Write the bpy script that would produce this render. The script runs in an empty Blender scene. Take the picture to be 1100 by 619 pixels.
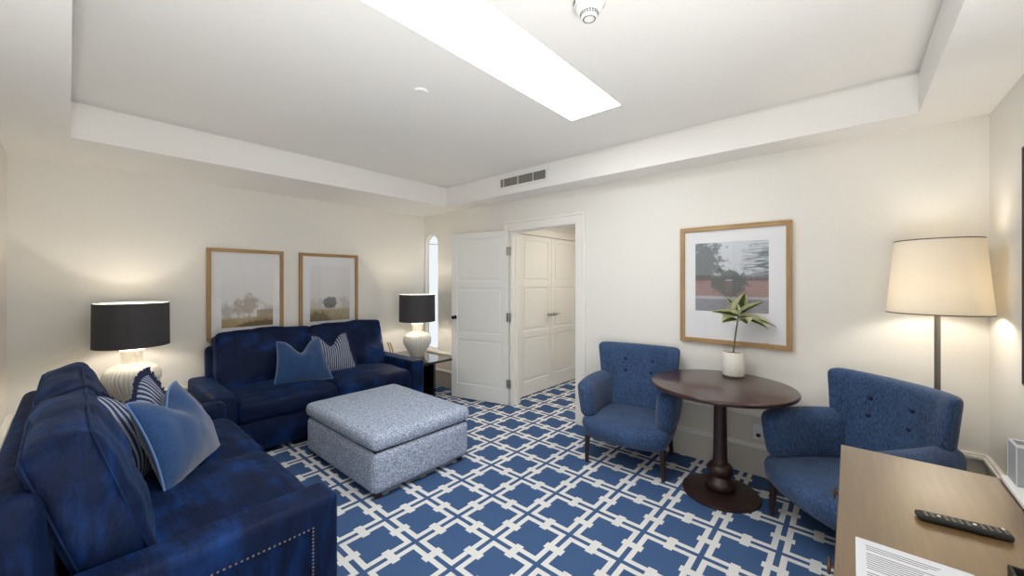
import bpy, bmesh, math, random
from mathutils import Vector, Matrix, noise
random.seed(7)
PI = math.pi
scene = bpy.context.scene
col = scene.collection
R = math.radians

# ------------------------------------------------------------------ room numbers (metres)
XB, YA, XC, YD = 3.391, 4.658, -0.306, -0.587      # door wall, picture wall, left wall, desk wall
ZS, ZT = 2.384, 2.627                              # soffit, tray ceiling
TX0, TX1, TY0, TY1 = 0.005, 3.107, -0.286, 3.812   # tray opening
WT = 0.13
CAM_H = 1.452

# ------------------------------------------------------------------ node helpers
class NT:
    def __init__(s, name):
        s.mat = bpy.data.materials.new(name); s.mat.use_nodes = True
        s.t = s.mat.node_tree; s.t.nodes.clear()
        s.out = s.t.nodes.new('ShaderNodeOutputMaterial')
    def n(s, kind, **kw):
        nd = s.t.nodes.new('ShaderNode' + kind)
        for k, v in kw.items():
            if hasattr(nd, k): setattr(nd, k, v)
        return nd
    def link(s, a, b): s.t.links.new(a, b)
    def put(s, sock, v):
        if v is None: return
        if hasattr(v, 'is_output') or isinstance(v, bpy.types.NodeSocket): s.link(v, sock)
        else: sock.default_value = v
    def m(s, op, a, b=None, c=None, clamp=False):
        nd = s.n('Math', operation=op); nd.use_clamp = clamp
        s.put(nd.inputs[0], a); s.put(nd.inputs[1], b); s.put(nd.inputs[2], c)
        return nd.outputs[0]
    def mix(s, f, a, b):
        nd = s.n('Mix', data_type='RGBA')
        s.put(nd.inputs[0], f); s.put(nd.inputs[6], a); s.put(nd.inputs[7], b)
        return nd.outputs[2]
    def coords(s, which='Object'):
        return s.n('TexCoord').outputs[which]
    def xyz(s, v):
        nd = s.n('SeparateXYZ'); s.link(v, nd.inputs[0]); return nd.outputs
    def mapping(s, v, scale=(1, 1, 1), loc=(0, 0, 0), rot=(0, 0, 0)):
        nd = s.n('Mapping'); s.link(v, nd.inputs[0])
        nd.inputs['Scale'].default_value = scale; nd.inputs['Location'].default_value = loc; nd.inputs['Rotation'].default_value = rot
        return nd.outputs[0]
    def noise(s, v, scale, detail=2, rough=.5, out='Fac'):
        nd = s.n('TexNoise'); s.link(v, nd.inputs['Vector'])
        nd.inputs['Scale'].default_value = scale; nd.inputs['Detail'].default_value = detail; nd.inputs['Roughness'].default_value = rough
        return nd.outputs[out]
    def ramp(s, f, stops):
        nd = s.n('ValToRGB'); s.link(f, nd.inputs[0]); el = nd.color_ramp.elements
        while len(el) < len(stops): el.new(.5)
        for e, (p, c) in zip(el, stops): e.position = p; e.color = c
        return nd.outputs[0]
    def bump(s, h, strength=.3, dist=.01):
        nd = s.n('Bump'); s.link(h, nd.inputs['Height'])
        nd.inputs['Strength'].default_value = strength; nd.inputs['Distance'].default_value = dist
        return nd.outputs[0]
    def bsdf(s, color, rough=.5, normal=None, **kw):
        p = s.n('BsdfPrincipled')
        s.put(p.inputs['Base Color'], color); s.put(p.inputs['Roughness'], rough)
        if normal is not None: s.link(normal, p.inputs['Normal'])
        for k, v in kw.items(): s.put(p.inputs[k.replace('_', ' ')], v)
        s.link(p.outputs[0], s.out.inputs[0])
        return p

def lin(r, g, b):
    f = lambda c: (c / 255 / 12.92) if c / 255 <= .04045 else ((c / 255 + .055) / 1.055) ** 2.4
    return (f(r), f(g), f(b), 1)

M = {}
def plain(name, rgb, rough=.5, bump=0, bscale=60, **kw):
    t = NT(name); v = t.coords()
    c = lin(*rgb); n = t.noise(v, bscale, 3)
    d = tuple(x * .93 for x in c[:3]) + (1,)
    colr = t.mix(n, d, c)
    nm = t.bump(n, bump, .004) if bump else None
    t.bsdf(colr, rough, nm, **kw); M[name] = t.mat; return t.mat

plain('wall_paint', (232, 229, 222), .85, .05, 90)
plain('ceiling_paint', (241, 239, 235), .9, .04, 90)
plain('trim_paint', (240, 237, 230), .45)
plain('door_paint', (236, 235, 230), .42)
plain('brushed_metal', (190, 188, 182), .35, Metallic=1.0)
plain('black_metal', (28, 26, 26), .35, Metallic=.6)
plain('dark_slot', (60, 58, 55), .7)
plain('white_plastic', (236, 236, 234), .35)
plain('black_gloss', (14, 14, 18), .06, Coat_Weight=.6)
plain('ceramic', (226, 222, 214), .55, .25, 160)
plain('pot_glaze', (236, 233, 224), .35)
plain('saucer_grey', (112, 106, 100), .5)
plain('charcoal_shade', (66, 64, 66), .8, .15, 400)
plain('shade_lining', (244, 238, 226), .8)
plain('mat_board', (236, 236, 238), .9)
plain('black_rubber', (26, 24, 23), .5)
plain('button_grey', (120, 116, 108), .5)
plain('slat_grey', (150, 146, 136), .5)
plain('grey_leather', (158, 162, 167), .55, .2, 200)
plain('grey_edge', (214, 214, 212), .55)
plain('cream_lining', (226, 220, 206), .8)
plain('paper', (212, 213, 217), .8)
plain('ink', (96, 98, 106), .8)
plain('ink_dark', (40, 40, 44), .7)
plain('bronze', (92, 70, 54), .4, Metallic=.8)
plain('nail_brass', (176, 160, 138), .35, Metallic=.9)
plain('stem_brown', (112, 92, 66), .7)
plain('soil', (60, 46, 36), .95, .4, 80)
plain('mirror_frame', (74, 64, 56), .4, Metallic=.5)
plain('fringe_navy', (20, 30, 66), .9, .3, 200)
plain('piping_blue', (96, 128, 176), .8)
plain('piping_navy', (16, 34, 78), .6)

def wood(name, a, b, rough, scale=(1, 1, 1), freq=26, coat=0, bump=.05, crough=.03):
    t = NT(name); v = t.mapping(t.coords(), scale)
    n1 = t.noise(v, freq, 5, .6)
    n2 = t.noise(t.mapping(v, (6, 6, 6)), freq, 2)
    f = t.m('ADD', t.m('MULTIPLY', n1, .75), t.m('MULTIPLY', n2, .25))
    c = t.ramp(f, [(.3, lin(*a)), (.7, lin(*b))])
    t.bsdf(c, rough, t.bump(f, bump, .002), Coat_Weight=coat, Coat_Roughness=crough); M[name] = t.mat
wood('oak', (142, 108, 66), (182, 146, 98), .5, (1, 1, .08), 40)
wood('oak_flat', (142, 108, 66), (182, 146, 98), .5, (.08, .08, 1), 40)
wood('mahogany', (44, 22, 18), (66, 36, 30), .28, (1, .06, 1), 40, .3)
wood('leg_wood', (38, 22, 20), (58, 36, 32), .4, (1, 1, .08), 40)
wood('desk_wood', (88, 66, 40), (120, 92, 58), .32, (.06, 1, 1), 60, 1.0, .06, .28)
plain('pole_metal', (128, 122, 112), .45, .1, 120, Metallic=.7)
wood('ply', (150, 118, 80), (190, 160, 120), .5, (1, 1, .1), 40)

def velvet():
    t = NT('navy_velvet'); v = t.coords()
    big = t.noise(t.mapping(v, (4, 4, 1.6)), 1.4, 4, .6)
    streak = t.noise(t.mapping(v, (2, 16, 4)), 1.5, 3, .6)
    f = t.m('ADD', t.m('MULTIPLY', big, .6), t.m('MULTIPLY', streak, .4))
    c = t.ramp(f, [(.26, lin(5, 13, 32)), (.5, lin(8, 25, 58)), (.78, lin(20, 62, 126))])
    wr = t.noise(t.mapping(v, (5, 20, 9)), 1.0, 4, .6)
    nm = t.bump(wr, .6, .02)
    t.bsdf(c, .62, nm, Sheen_Weight=.22, Sheen_Roughness=.3, Sheen_Tint=lin(110, 150, 215), Specular_IOR_Level=.15)
    M['navy_velvet'] = t.mat
velvet()

def cloth(name, a, b, scale=120, rough=.9, sheen=.15, stretch=(1, 1, 1), bump=.25):
    t = NT(name); v = t.mapping(t.coords(), stretch)
    n = t.noise(v, scale, 4, .7); big = t.noise(v, scale * .06, 2)
    f = t.m('ADD', t.m('MULTIPLY', n, .8), t.m('MULTIPLY', big, .2))
    c = t.ramp(f, [(.36, lin(*a)), (.64, lin(*b))])
    t.bsdf(c, rough, t.bump(n, bump, .003), Sheen_Weight=sheen, Specular_IOR_Level=.2); M[name] = t.mat
cloth('denim', (33, 48, 76), (68, 93, 130), 130, stretch=(1, 1, .35))
cloth('pillow_blue', (27, 52, 90), (46, 78, 122), 160, sheen=.4)

def tweed():
    t = NT('tweed'); v = t.coords(); X, Y, Z = t.xyz(v)[:3]
    n = t.noise(v, 100, 3, .8); n2 = t.noise(t.mapping(v, (1, 1, 1), rot=(.5, .4, .8)), 150, 2, .7)
    zig = t.m('ABSOLUTE', t.m('SUBTRACT', t.m('FRACT', t.m('MULTIPLY', t.m('ADD', X, Y), 22.0)), .5))
    st = t.m('ADD', t.m('MULTIPLY', t.m('SINE', t.m('ADD', t.m('MULTIPLY', t.m('ADD', t.m('SUBTRACT', X, Y), t.m('MULTIPLY', Z, 1.6)), 420.0), t.m('MULTIPLY', zig, 14.0))), .12), .5)
    f = t.m('ADD', t.m('ADD', t.m('MULTIPLY', n, .55), t.m('MULTIPLY', n2, .3)), t.m('MULTIPLY', st, .15))
    c = t.ramp(f, [(.38, lin(78, 98, 134)), (.49, lin(148, 162, 186)), (.60, lin(222, 225, 230))])
    t.bsdf(c, .95, t.bump(f, .6, .005), Specular_IOR_Level=.1); M['tweed'] = t.mat
tweed()

def stripes():
    t = NT('pillow_stripe'); v = t.coords(); X, Y, Z = t.xyz(v)[:3]
    f = t.m('FRACT', t.m('MULTIPLY', X, 46.0))
    w = t.m('LESS_THAN', f, .45)
    n = t.noise(v, 150, 3)
    c = t.mix(w, lin(40, 50, 82), t.mix(n, lin(132, 140, 162), lin(178, 184, 198)))
    t.bsdf(c, .9, t.bump(n, .2, .002)); M['pillow_stripe'] = t.mat
stripes()

def carpet():
    t = NT('carpet'); v = t.coords(); X, Y, Z = t.xyz(v)[:3]
    P = .307
    def edge(a, o):
        f = t.m('FRACT', t.m('ADD', t.m('DIVIDE', t.m('SUBTRACT', a, o), P), 40.0))
        return t.m('MINIMUM', f, t.m('SUBTRACT', 1.0, f))
    a = edge(X, 2.187); b = edge(Y, 1.515)
    mn = t.m('MINIMUM', a, b); mx = t.m('MAXIMUM', a, b)
    line = t.m('MULTIPLY', t.m('GREATER_THAN', mn, .043), t.m('LESS_THAN', mn, .138))
    br = t.m('MULTIPLY', t.m('GREATER_THAN', mx, .425), t.m('LESS_THAN', mn, .185))
    w = t.m('MAXIMUM', line, br)
    n = t.noise(v, 260, 3, .7); n2 = t.noise(v, 14, 3)
    blue = t.mix(n, lin(38, 56, 90), lin(88, 120, 166))
    white = t.mix(n, lin(206, 206, 204), lin(240, 240, 238))
    c = t.mix(w, blue, white)
    h = t.m('ADD', t.m('MULTIPLY', n, .7), t.m('MULTIPLY', n2, .3))
    t.bsdf(c, .97, t.bump(h, .5, .006), Specular_IOR_Level=.1); M['carpet'] = t.mat
carpet()

def emit(name, rgb, strength):
    t = NT(name); e = t.n('Emission'); e.inputs[0].default_value = (*rgb, 1); e.inputs[1].default_value = strength
    t.link(e.outputs[0], t.out.inputs[0]); M[name] = t.mat
UP_L, UP_F = 24.0, 16.0
SKY_S, NICHE_S, FILL_S, FILL_F, BULB_T, BULB_F, HALL_S = 8.2, .5, .35, .4, 90.0, 34.0, 46.0
emit('skylight_glow', (.95, .98, 1.0), SKY_S)
emit('niche_glow', (.90, .96, 1.0), NICHE_S)
emit('fill_glow_left', (.94, .97, 1.0), FILL_S)  # this and the next glow belong to the added unseen windows
emit('fill_glow_front', (.97, .98, 1.0), FILL_F)
emit('bulb_warm', (1.0, .92, .80), BULB_T)
emit('bulb_floor', (1.0, .94, .86), BULB_F)
emit('hall_glow', (1.0, .90, .78), HALL_S)

def translucent_shade():
    t = NT('linen_shade'); v = t.coords()
    n = t.noise(t.mapping(v, (1, 1, .2)), 260, 3)
    c = t.mix(n, lin(238, 230, 214), lin(246, 240, 226))
    d = t.n('BsdfDiffuse'); t.link(c, d.inputs[0]); tr = t.n('BsdfTranslucent'); t.link(c, tr.inputs[0])
    mx = t.n('MixShader'); mx.inputs[0].default_value = .21
    t.link(d.outputs[0], mx.inputs[1]); t.link(tr.outputs[0], mx.inputs[2]); t.link(mx.outputs[0], t.out.inputs[0])
    M['linen_shade'] = t.mat
translucent_shade()

def glass():
    t = NT('clear_glass'); tr = t.n('BsdfTransparent'); g = t.n('BsdfGlossy'); g.inputs['Roughness'].default_value = .02
    lw = t.n('LayerWeight'); lw.inputs[0].default_value = .5
    fc = t.m('ADD', t.m('MULTIPLY', t.m('POWER', lw.outputs['Facing'], 4.0), .6), .03)
    mx = t.n('MixShader'); t.link(fc, mx.inputs[0]); t.link(tr.outputs[0], mx.inputs[1]); t.link(g.outputs[0], mx.inputs[2])
    t.link(mx.outputs[0], t.out.inputs[0]); M['clear_glass'] = t.mat
glass()
def mirror():
    t = NT('mirror_silver'); t.bsdf((.86, .86, .85, 1), .02, Metallic=1.0); M['mirror_silver'] = t.mat
mirror()

def leaf_mat():
    t = NT('leaf_variegated'); uv = t.n('UVMap').outputs[0]; X, Y, Z = t.xyz(uv)[:3]
    d = t.m('ABSOLUTE', t.m('SUBTRACT', X, .5))
    n = t.noise(t.mapping(uv, (14, 3, 1)), 2.0, 4, .7)
    f = t.m('ADD', d, t.m('MULTIPLY', t.m('SUBTRACT', n, .5), .5))
    c = t.ramp(f, [(.05, lin(96, 118, 64)), (.17, lin(42, 68, 34)), (.21, lin(224, 226, 184)), (.5, lin(242, 240, 214))])
    t.bsdf(c, .4, Coat_Weight=.1); M['leaf_variegated'] = t.mat
leaf_mat()

# pictures: misty landscapes painted with masks on the print's own 0..1 coordinates
def picture(name, axis, kind):
    t = NT(name); g = t.coords('Generated'); s = t.xyz(g)
    U = s[0] if axis == 'x' else t.m('SUBTRACT', 1.0, s[1])
    V = s[2]
    cb = t.n('CombineXYZ'); t.link(U, cb.inputs[0]); t.link(V, cb.inputs[1]); uv = cb.outputs[0]
    n1 = t.noise(uv, 9, 5, .65); n2 = t.noise(t.mapping(uv, (2, 9, 1)), 5, 4, .6); n3 = t.noise(uv, 34, 3, .6)
    def ell(cx, cy, rx, ry, amp=.6, soft=.12):
        dx = t.m('DIVIDE', t.m('SUBTRACT', U, cx), rx); dy = t.m('DIVIDE', t.m('SUBTRACT', V, cy), ry)
        d = t.m('SQRT', t.m('ADD', t.m('MULTIPLY', dx, dx), t.m('MULTIPLY', dy, dy)))
        d = t.m('ADD', d, t.m('MULTIPLY', t.m('SUBTRACT', n1, .5), amp))
        return t.m('DIVIDE', t.m('SUBTRACT', 1.0, d), soft, clamp=True)
    def band(z0, z1, soft=.02, x0=-1, x1=2):
        a = t.m('DIVIDE', t.m('SUBTRACT', V, z0), soft, clamp=True); b = t.m('DIVIDE', t.m('SUBTRACT', z1, V), soft, clamp=True)
        e = t.m('DIVIDE', t.m('SUBTRACT', U, x0), soft, clamp=True); f = t.m('DIVIDE', t.m('SUBTRACT', x1, U), soft, clamp=True)
        return t.m('MULTIPLY', t.m('MULTIPLY', a, b), t.m('MULTIPLY', e, f))
    sc = lambda m, k: t.m('MULTIPLY', m, k)
    if kind == 'field':
        c = t.mix(V, lin(222, 218, 214), lin(232, 232, 234))
        c = t.mix(sc(ell(.50, .34, .24, .20, 2.6, .5), .75), c, lin(164, 148, 130))
        c = t.mix(sc(ell(.33, .28, .16, .12, 2.6, .6), .7), c, lin(180, 164, 146))
        c = t.mix(sc(ell(.10, .26, .22, .14, 2.6, .6), .7), c, lin(174, 166, 156))
        c = t.mix(sc(ell(.92, .26, .24, .12, 2.6, .6), .5), c, lin(190, 180, 164))
        c = t.mix(band(-.2, .17, .05), c, t.mix(n2, lin(146, 118, 80), lin(198, 180, 144)))
        c = t.mix(sc(band(.05, .27, .02, .66, 1.2), .7), c, t.mix(n2, lin(140, 116, 80), lin(176, 156, 118)))
        c = t.mix(sc(ell(.75, .01, .50, .09, 1.2, .2), .8), c, lin(106, 86, 58))
    elif kind == 'bush':
        c = t.mix(V, lin(208, 204, 198), lin(226, 226, 228))
        c = t.mix(sc(ell(.12, .28, .26, .15, 2.6, .6), .6), c, lin(178, 170, 156))
        c = t.mix(sc(ell(.90, .30, .24, .18, 2.6, .6), .6), c, lin(172, 166, 154))
        c = t.mix(band(-.2, .24, .05), c, t.mix(n2, lin(132, 112, 80), lin(196, 184, 156)))
        c = t.mix(sc(ell(.49, .33, .19, .115, 1.3, .2), .9), c, lin(98, 98, 98))
        c = t.mix(sc(band(.22, .33, .03, .34, .64), .85), c, lin(98, 98, 98))
        c = t.mix(sc(ell(.2, .02, .34, .16, 1.6, .3), .7), c, lin(104, 86, 58))
    else:
        c = t.mix(V, lin(184, 186, 190), lin(206, 210, 216))
        c = t.mix(sc(ell(.12, .72, .30, .40, 2.4, .3), .9), c, t.mix(n3, lin(62, 70, 74), lin(122, 128, 130)))
        n4 = t.noise(t.mapping(uv, (3, 26, 1)), 1.6, 4, .6)
        fir = t.m('MULTIPLY', t.m('SUBTRACT', n4, .42), 7.0, clamp=True)
        c = t.mix(t.m('MULTIPLY', sc(ell(1.0, .70, .42, .36, 1.4, .6), .9), fir), c, lin(84, 94, 98))
        c = t.mix(sc(band(.20, .50, .03), .9), c, t.mix(n3, lin(122, 92, 90), lin(164, 128, 122)))
        c = t.mix(t.m('MULTIPLY', band(.43, .54, .03), t.m('MULTIPLY', n3, 1.5, clamp=True)), c, lin(78, 80, 80))
        c = t.mix(sc(ell(.49, .42, .25, .24, 1.8, .25), .9), c, t.mix(n3, lin(56, 64, 64), lin(104, 110, 106)))
        c = t.mix(sc(band(.20, .44, .02, .43, .54), .8), c, lin(112, 96, 96))
        c = t.mix(sc(band(.44, .465, .01, .43, .54), .8), c, lin(176, 176, 180))
        c = t.mix(band(-.2, .21, .04), c, t.mix(n2, lin(104, 104, 112), lin(164, 162, 168)))
    t.bsdf(c, .7); M[name] = t.mat
picture('print_field', 'x', 'field'); picture('print_bush', 'x', 'bush'); picture('print_gate', 'x', 'gate')

# ------------------------------------------------------------------ mesh helpers
class MB:
    def __init__(s): s.bm = bmesh.new()
    def box(s, x0, x1, y0, y1, z0, z1, bevel=0, seg=2, mat=None):
        b = bmesh.new(); r = bmesh.ops.create_cube(b, size=1)
        for v in b.verts:
            v.co = Vector(((x0 + x1) / 2 + v.co.x * (x1 - x0), (y0 + y1) / 2 + v.co.y * (y1 - y0), (z0 + z1) / 2 + v.co.z * (z1 - z0)))
        if bevel: bmesh.ops.bevel(b, geom=b.edges[:], offset=bevel, segments=seg, profile=.5, affect='EDGES')
        s.add(b, mat); return s
    def add(s, b, mat=None):
        if mat is not None: bmesh.ops.transform(b, matrix=mat, verts=b.verts)
        me = bpy.data.meshes.new('tmp'); b.to_mesh(me); b.free(); s.bm.from_mesh(me); bpy.data.meshes.remove(me)
    def lathe(s, prof, n=48, loc=(0, 0, 0), mod=None, mat=None):
        b = bmesh.new(); rings = []
        for (r, z) in prof:
            ring = []
            for i in range(n):
                a = 2 * PI * i / n; rr = r * (mod(a, z) if mod else 1)
                ring.append(b.verts.new((loc[0] + rr * math.cos(a), loc[1] + rr * math.sin(a), loc[2] + z)))
            rings.append(ring)
        for A, B in zip(rings, rings[1:]):
            for i in range(n):
                b.faces.new((A[i], A[(i + 1) % n], B[(i + 1) % n], B[i]))
        if prof[0][0] > 1e-4 and prof[0] != prof[-1]:
            b.faces.new(rings[0][::-1]); b.faces.new(rings[-1])
        bmesh.ops.remove_doubles(b, verts=b.verts, dist=1e-5)
        bmesh.ops.recalc_face_normals(b, faces=b.faces)
        s.add(b, mat); return s
    def tube(s, pts, r, n=8, closed=False, mat=None, rz=None):
        b = bmesh.new(); pts = [Vector(p) for p in pts]; N = len(pts); rings = []
        up = Vector((0, 0, 1))
        for i, p in enumerate(pts):
            t = (pts[(i + 1) % N] - pts[i - 1]) if closed else (pts[min(i + 1, N - 1)] - pts[max(i - 1, 0)])
            t.normalize()
            ref = up if abs(t.dot(up)) < .95 else Vector((1, 0, 0))
            u = t.cross(ref).normalized(); w = t.cross(u)
            rr = r(i / max(N - 1, 1)) if callable(r) else r
            rings.append([b.verts.new(p + u * math.cos(2 * PI * k / n) * rr + w * math.sin(2 * PI * k / n) * rr) for k in range(n)])
        L = list(zip(rings, rings[1:])) + ([(rings[-1], rings[0])] if closed else [])
        for A, B in L:
            # match start vertex to avoid twisting
            k0 = min(range(n), key=lambda k: (A[0].co - B[k].co).length)
            for k in range(n):
                try: b.faces.new((A[k], A[(k + 1) % n], B[(k + 1 + k0) % n], B[(k + k0) % n]))
                except ValueError: pass
        if not closed:
            b.faces.new(rings[0][::-1]); b.faces.new(rings[-1])
        bmesh.ops.recalc_face_normals(b, faces=b.faces)
        s.add(b, mat); return s
    def sphere(s, loc, rad, sc=(1, 1, 1), sub=2):
        b = bmesh.new(); bmesh.ops.create_icosphere(b, subdivisions=sub, radius=rad)
        for v in b.verts: v.co = Vector((loc[0] + v.co.x * sc[0], loc[1] + v.co.y * sc[1], loc[2] + v.co.z * sc[2]))
        s.add(b); return s
    def soft(s, w, d, h, r, puff=(0, 0, 0), n=14, fn=None, mat=None, wr=0.0, wscale=6, seed=0, pw=1.5):
        b = bmesh.new(); bmesh.ops.create_cube(b, size=2)
        bmesh.ops.subdivide_edges(b, edges=b.edges[:], cuts=n, use_grid_fill=True)
        H = (w / 2, d / 2, h / 2)
        for v in b.verts:
            q = []
            for i in range(3):
                p = v.co[i]; p = math.copysign(1 - (1 - min(abs(p), 1)) ** pw, p); q.append(p * H[i])
            rr = min(r, *H)
            c = [max(-(H[i] - rr), min(H[i] - rr, q[i])) for i in range(3)]
            dv = Vector((q[0] - c[0], q[1] - c[1], q[2] - c[2]))
            if dv.length > 1e-9: dv = dv.normalized() * rr
            p = Vector(c) + dv
            a = [max(0, 1 - (p[i] / H[i]) ** 2) for i in range(3)]
            s3 = [max(-1, min(1, p[i] / H[i])) for i in range(3)]
            p = Vector((p.x + puff[0] * s3[0] * a[1] * a[2], p.y + puff[1] * s3[1] * a[0] * a[2], p.z + puff[2] * s3[2] * a[0] * a[1]))
            if wr:
                k = noise.noise(Vector((p.x * wscale + seed, p.y * wscale, p.z * wscale * 1.4)))
                k += .5 * noise.noise(Vector((p.x * wscale * 2.3 + seed, p.y * wscale * 2.3 + 5, p.z * wscale * 2.3)))
                p += Vector((p.x / H[0], p.y / H[1], p.z / H[2])) * k * wr
            v.co = fn(p) if fn else p
        s.add(b, mat); return s
    def build(s, name, mat, parent=None, smooth=True, angle=40):
        me = bpy.data.meshes.new(name); s.bm.to_mesh(me); s.bm.free()
        o = bpy.data.objects.new(name, me); col.objects.link(o)
        me.materials.append(M[mat])
        if smooth:
            for p in me.polygons: p.use_smooth = True
            me.set_sharp_from_angle(angle=R(angle))
        if parent: o.parent = parent
        return o

def thing(name, label, cat, loc=(0, 0, 0), rz=0, group=None):
    o = bpy.data.objects.new(name, None); col.objects.link(o)
    o.location = loc; o.rotation_euler = (0, 0, rz); o.empty_display_size = .1
    tag(o, label, cat, group); return o
def tag(o, label, cat, group=None):
    o['label'] = label; o['category'] = cat
    if group: o['group'] = group
    return o
def struct(o): o['kind'] = 'structure'; return o
def copy_tree(o, parent=None):
    c = o.copy(); col.objects.link(c); c.parent = parent
    for ch in list(o.children): copy_tree(ch, c)
    return c

# ------------------------------------------------------------------ room shell
HX1 = 5.12; HY0 = 1.2; HY1 = 3.10                     # hallway beyond the door
DY0, DY1, DZ = 2.088, 2.967, 2.045                    # door opening
NY0, NY1, NZ0, NZT = 4.343, 4.633, .48, 2.11          # arched slit window
struct(MB().box(XC - WT, HX1 + WT, YD - WT, YA + WT, -.06, 0).build('floor', 'carpet', smooth=False))

# ceiling: soffit ring, tray sides, tray ceiling with a skylight slot
SX0, SX1, SY0, SY1 = .35, 2.424, 1.153, 1.540
c = MB()
T = .05
c.box(XC - WT, TX0, YD - WT, YA + WT, ZS, ZS + T); c.box(TX1, XB + .001, YD - WT, YA + WT, ZS, ZS + T)
c.box(TX0, TX1, YD - WT, TY0, ZS, ZS + T); c.box(TX0, TX1, TY1, YA + WT, ZS, ZS + T)
G, GD = .020, .022
for (k0, k1, q) in ((ZS + T, ZT - G, 0), (ZT - G, ZT + T, GD)):
    c.box(TX0 - T - q, TX0 - q, TY0 - T - q, TY1 + T + q, k0, k1); c.box(TX1 + q, TX1 + T + q, TY0 - T - q, TY1 + T + q, k0, k1)
    c.box(TX0 - q, TX1 + q, TY0 - T - q, TY0 - q, k0, k1); c.box(TX0 - q, TX1 + q, TY1 + q, TY1 + T + q, k0, k1)
c.box(TX0 - GD, TX0, TY0 - GD, TY1 + GD, ZT, ZT + T); c.box(TX1, TX1 + GD, TY0 - GD, TY1 + GD, ZT, ZT + T)
c.box(TX0, TX1, TY0 - GD, TY0, ZT, ZT + T); c.box(TX0, TX1, TY1, TY1 + GD, ZT, ZT + T)
c.box(TX0, SX0, TY0, TY1, ZT, ZT + T); c.box(SX1, TX1, TY0, TY1, ZT, ZT + T)
c.box(SX0, SX1, TY0, SY0, ZT, ZT + T); c.box(SX0, SX1, SY1, TY1, ZT, ZT + T)
struct(c.build('ceiling', 'ceiling_paint', smooth=False))
# skylight: shallow white shaft with an opal pane
sk = struct(MB().box(SX0 - .02, SX1 + .02, SY0 - .02, SY0, ZT + T, ZT + .16).box(SX0 - .02, SX1 + .02, SY1, SY1 + .02, ZT + T, ZT + .16)
            .box(SX0 - .02, SX0, SY0, SY1, ZT + T, ZT + .16).box(SX1, SX1 + .02, SY0, SY1, ZT + T, ZT + .16).build('window_1', 'ceiling_paint', smooth=False))
MB().box(SX0, SX1, SY0, SY1, ZT + .06, ZT + .07).build('skylight_pane', 'skylight_glow', sk, smooth=False)

WZ = ZS + .02
struct(MB().box(XC - WT, XB + WT, YA, YA + WT, 0, WZ).build('wall_back', 'wall_paint', smooth=False))
# left wall with an unseen window added beside the camera to light the room
WY0, WY1, WZ0, WZ1 = -.35, 1.50, .12, 2.2
VZ0 = .80
struct(MB().box(XC - WT, XC, YD, WY0, 0, WZ).box(XC - WT, XC, WY1, YA, 0, WZ).box(XC - WT, XC, WY0, WY1, 0, WZ0).box(XC - WT, XC, WY0, WY1, WZ1, WZ).build('wall_left', 'wall_paint', smooth=False))
wf = MB()
for y in (WY0, (WY0 + WY1) / 2 - .02, WY1 - .04): wf.box(XC - .09, XC - .04, y, y + .04, WZ0, WZ1)
for z in (WZ0, WZ1 - .04): wf.box(XC - .088, XC - .042, WY0 + .04, WY1 - .04, z, z + .04)
wf = struct(wf.build('fill_window_left', 'trim_paint', smooth=False))
MB().box(XC - .08, XC - .075, WY0 + .03, WY1 - .03, WZ0 + .03, WZ1 - .03).build('fill_pane', 'fill_glow_left', wf, smooth=False)
VX0, VX1 = -.2, 1.55  # front window out of view, added for flatter frontal light
struct(MB().box(XC - WT, VX0, YD - WT, YD, 0, WZ).box(VX1, XB + WT, YD - WT, YD, 0, WZ).box(VX0, VX1, YD - WT, YD, 0, VZ0).box(VX0, VX1, YD - WT, YD, WZ1, WZ).build('wall_front', 'wall_paint', smooth=False))
wf = MB()
for x in (VX0, (VX0 + VX1) / 2 - .02, VX1 - .04): wf.box(x, x + .04, YD - .09, YD - .04, VZ0, WZ1)
for z in (VZ0, WZ1 - .04): wf.box(VX0 + .04, VX1 - .04, YD - .088, YD - .042, z, z + .04)
wf = struct(wf.build('fill_window_front', 'trim_paint', smooth=False))
MB().box(VX0 + .03, VX1 - .03, YD - .08, YD - .075, VZ0 + .03, WZ1 - .03).build('fill_pane', 'fill_glow_front', wf, smooth=False)
# door wall with door opening and arched slit
w = MB()
w.box(XB, XB + WT, YD, DY0, 0, WZ); w.box(XB, XB + WT, DY0, DY1, DZ, WZ); w.box(XB, XB + WT, DY1, NY0, 0, WZ)
w.box(XB, XB + WT, NY1, YA, 0, WZ); w.box(XB, XB + WT, NY0, NY1, 0, NZ0)
b = bmesh.new(); nr = (NY1 - NY0) / 2; nc = (NY0 + NY1) / 2; zc = NZT - nr
arc = [(nc + nr * math.cos(PI * i / 20), zc + nr * math.sin(PI * i / 20)) for i in range(21)]
for (ya, za), (yb, zb) in zip(arc, arc[1:]):
    vs = []
    for x in (XB, XB + WT):
        vs.append([b.verts.new((x, ya, za)), b.verts.new((x, yb, zb)), b.verts.new((x, yb, WZ)), b.verts.new((x, ya, WZ))])
    b.faces.new(vs[0]); b.faces.new(vs[1][::-1]); b.faces.new((vs[0][0], vs[1][0], vs[1][1], vs[0][1]))
bmesh.ops.remove_doubles(b, verts=b.verts, dist=1e-5); bmesh.ops.recalc_face_normals(b, faces=b.faces); w.add(b)
struct(w.build('wall_right', 'wall_paint', smooth=False))
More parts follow.
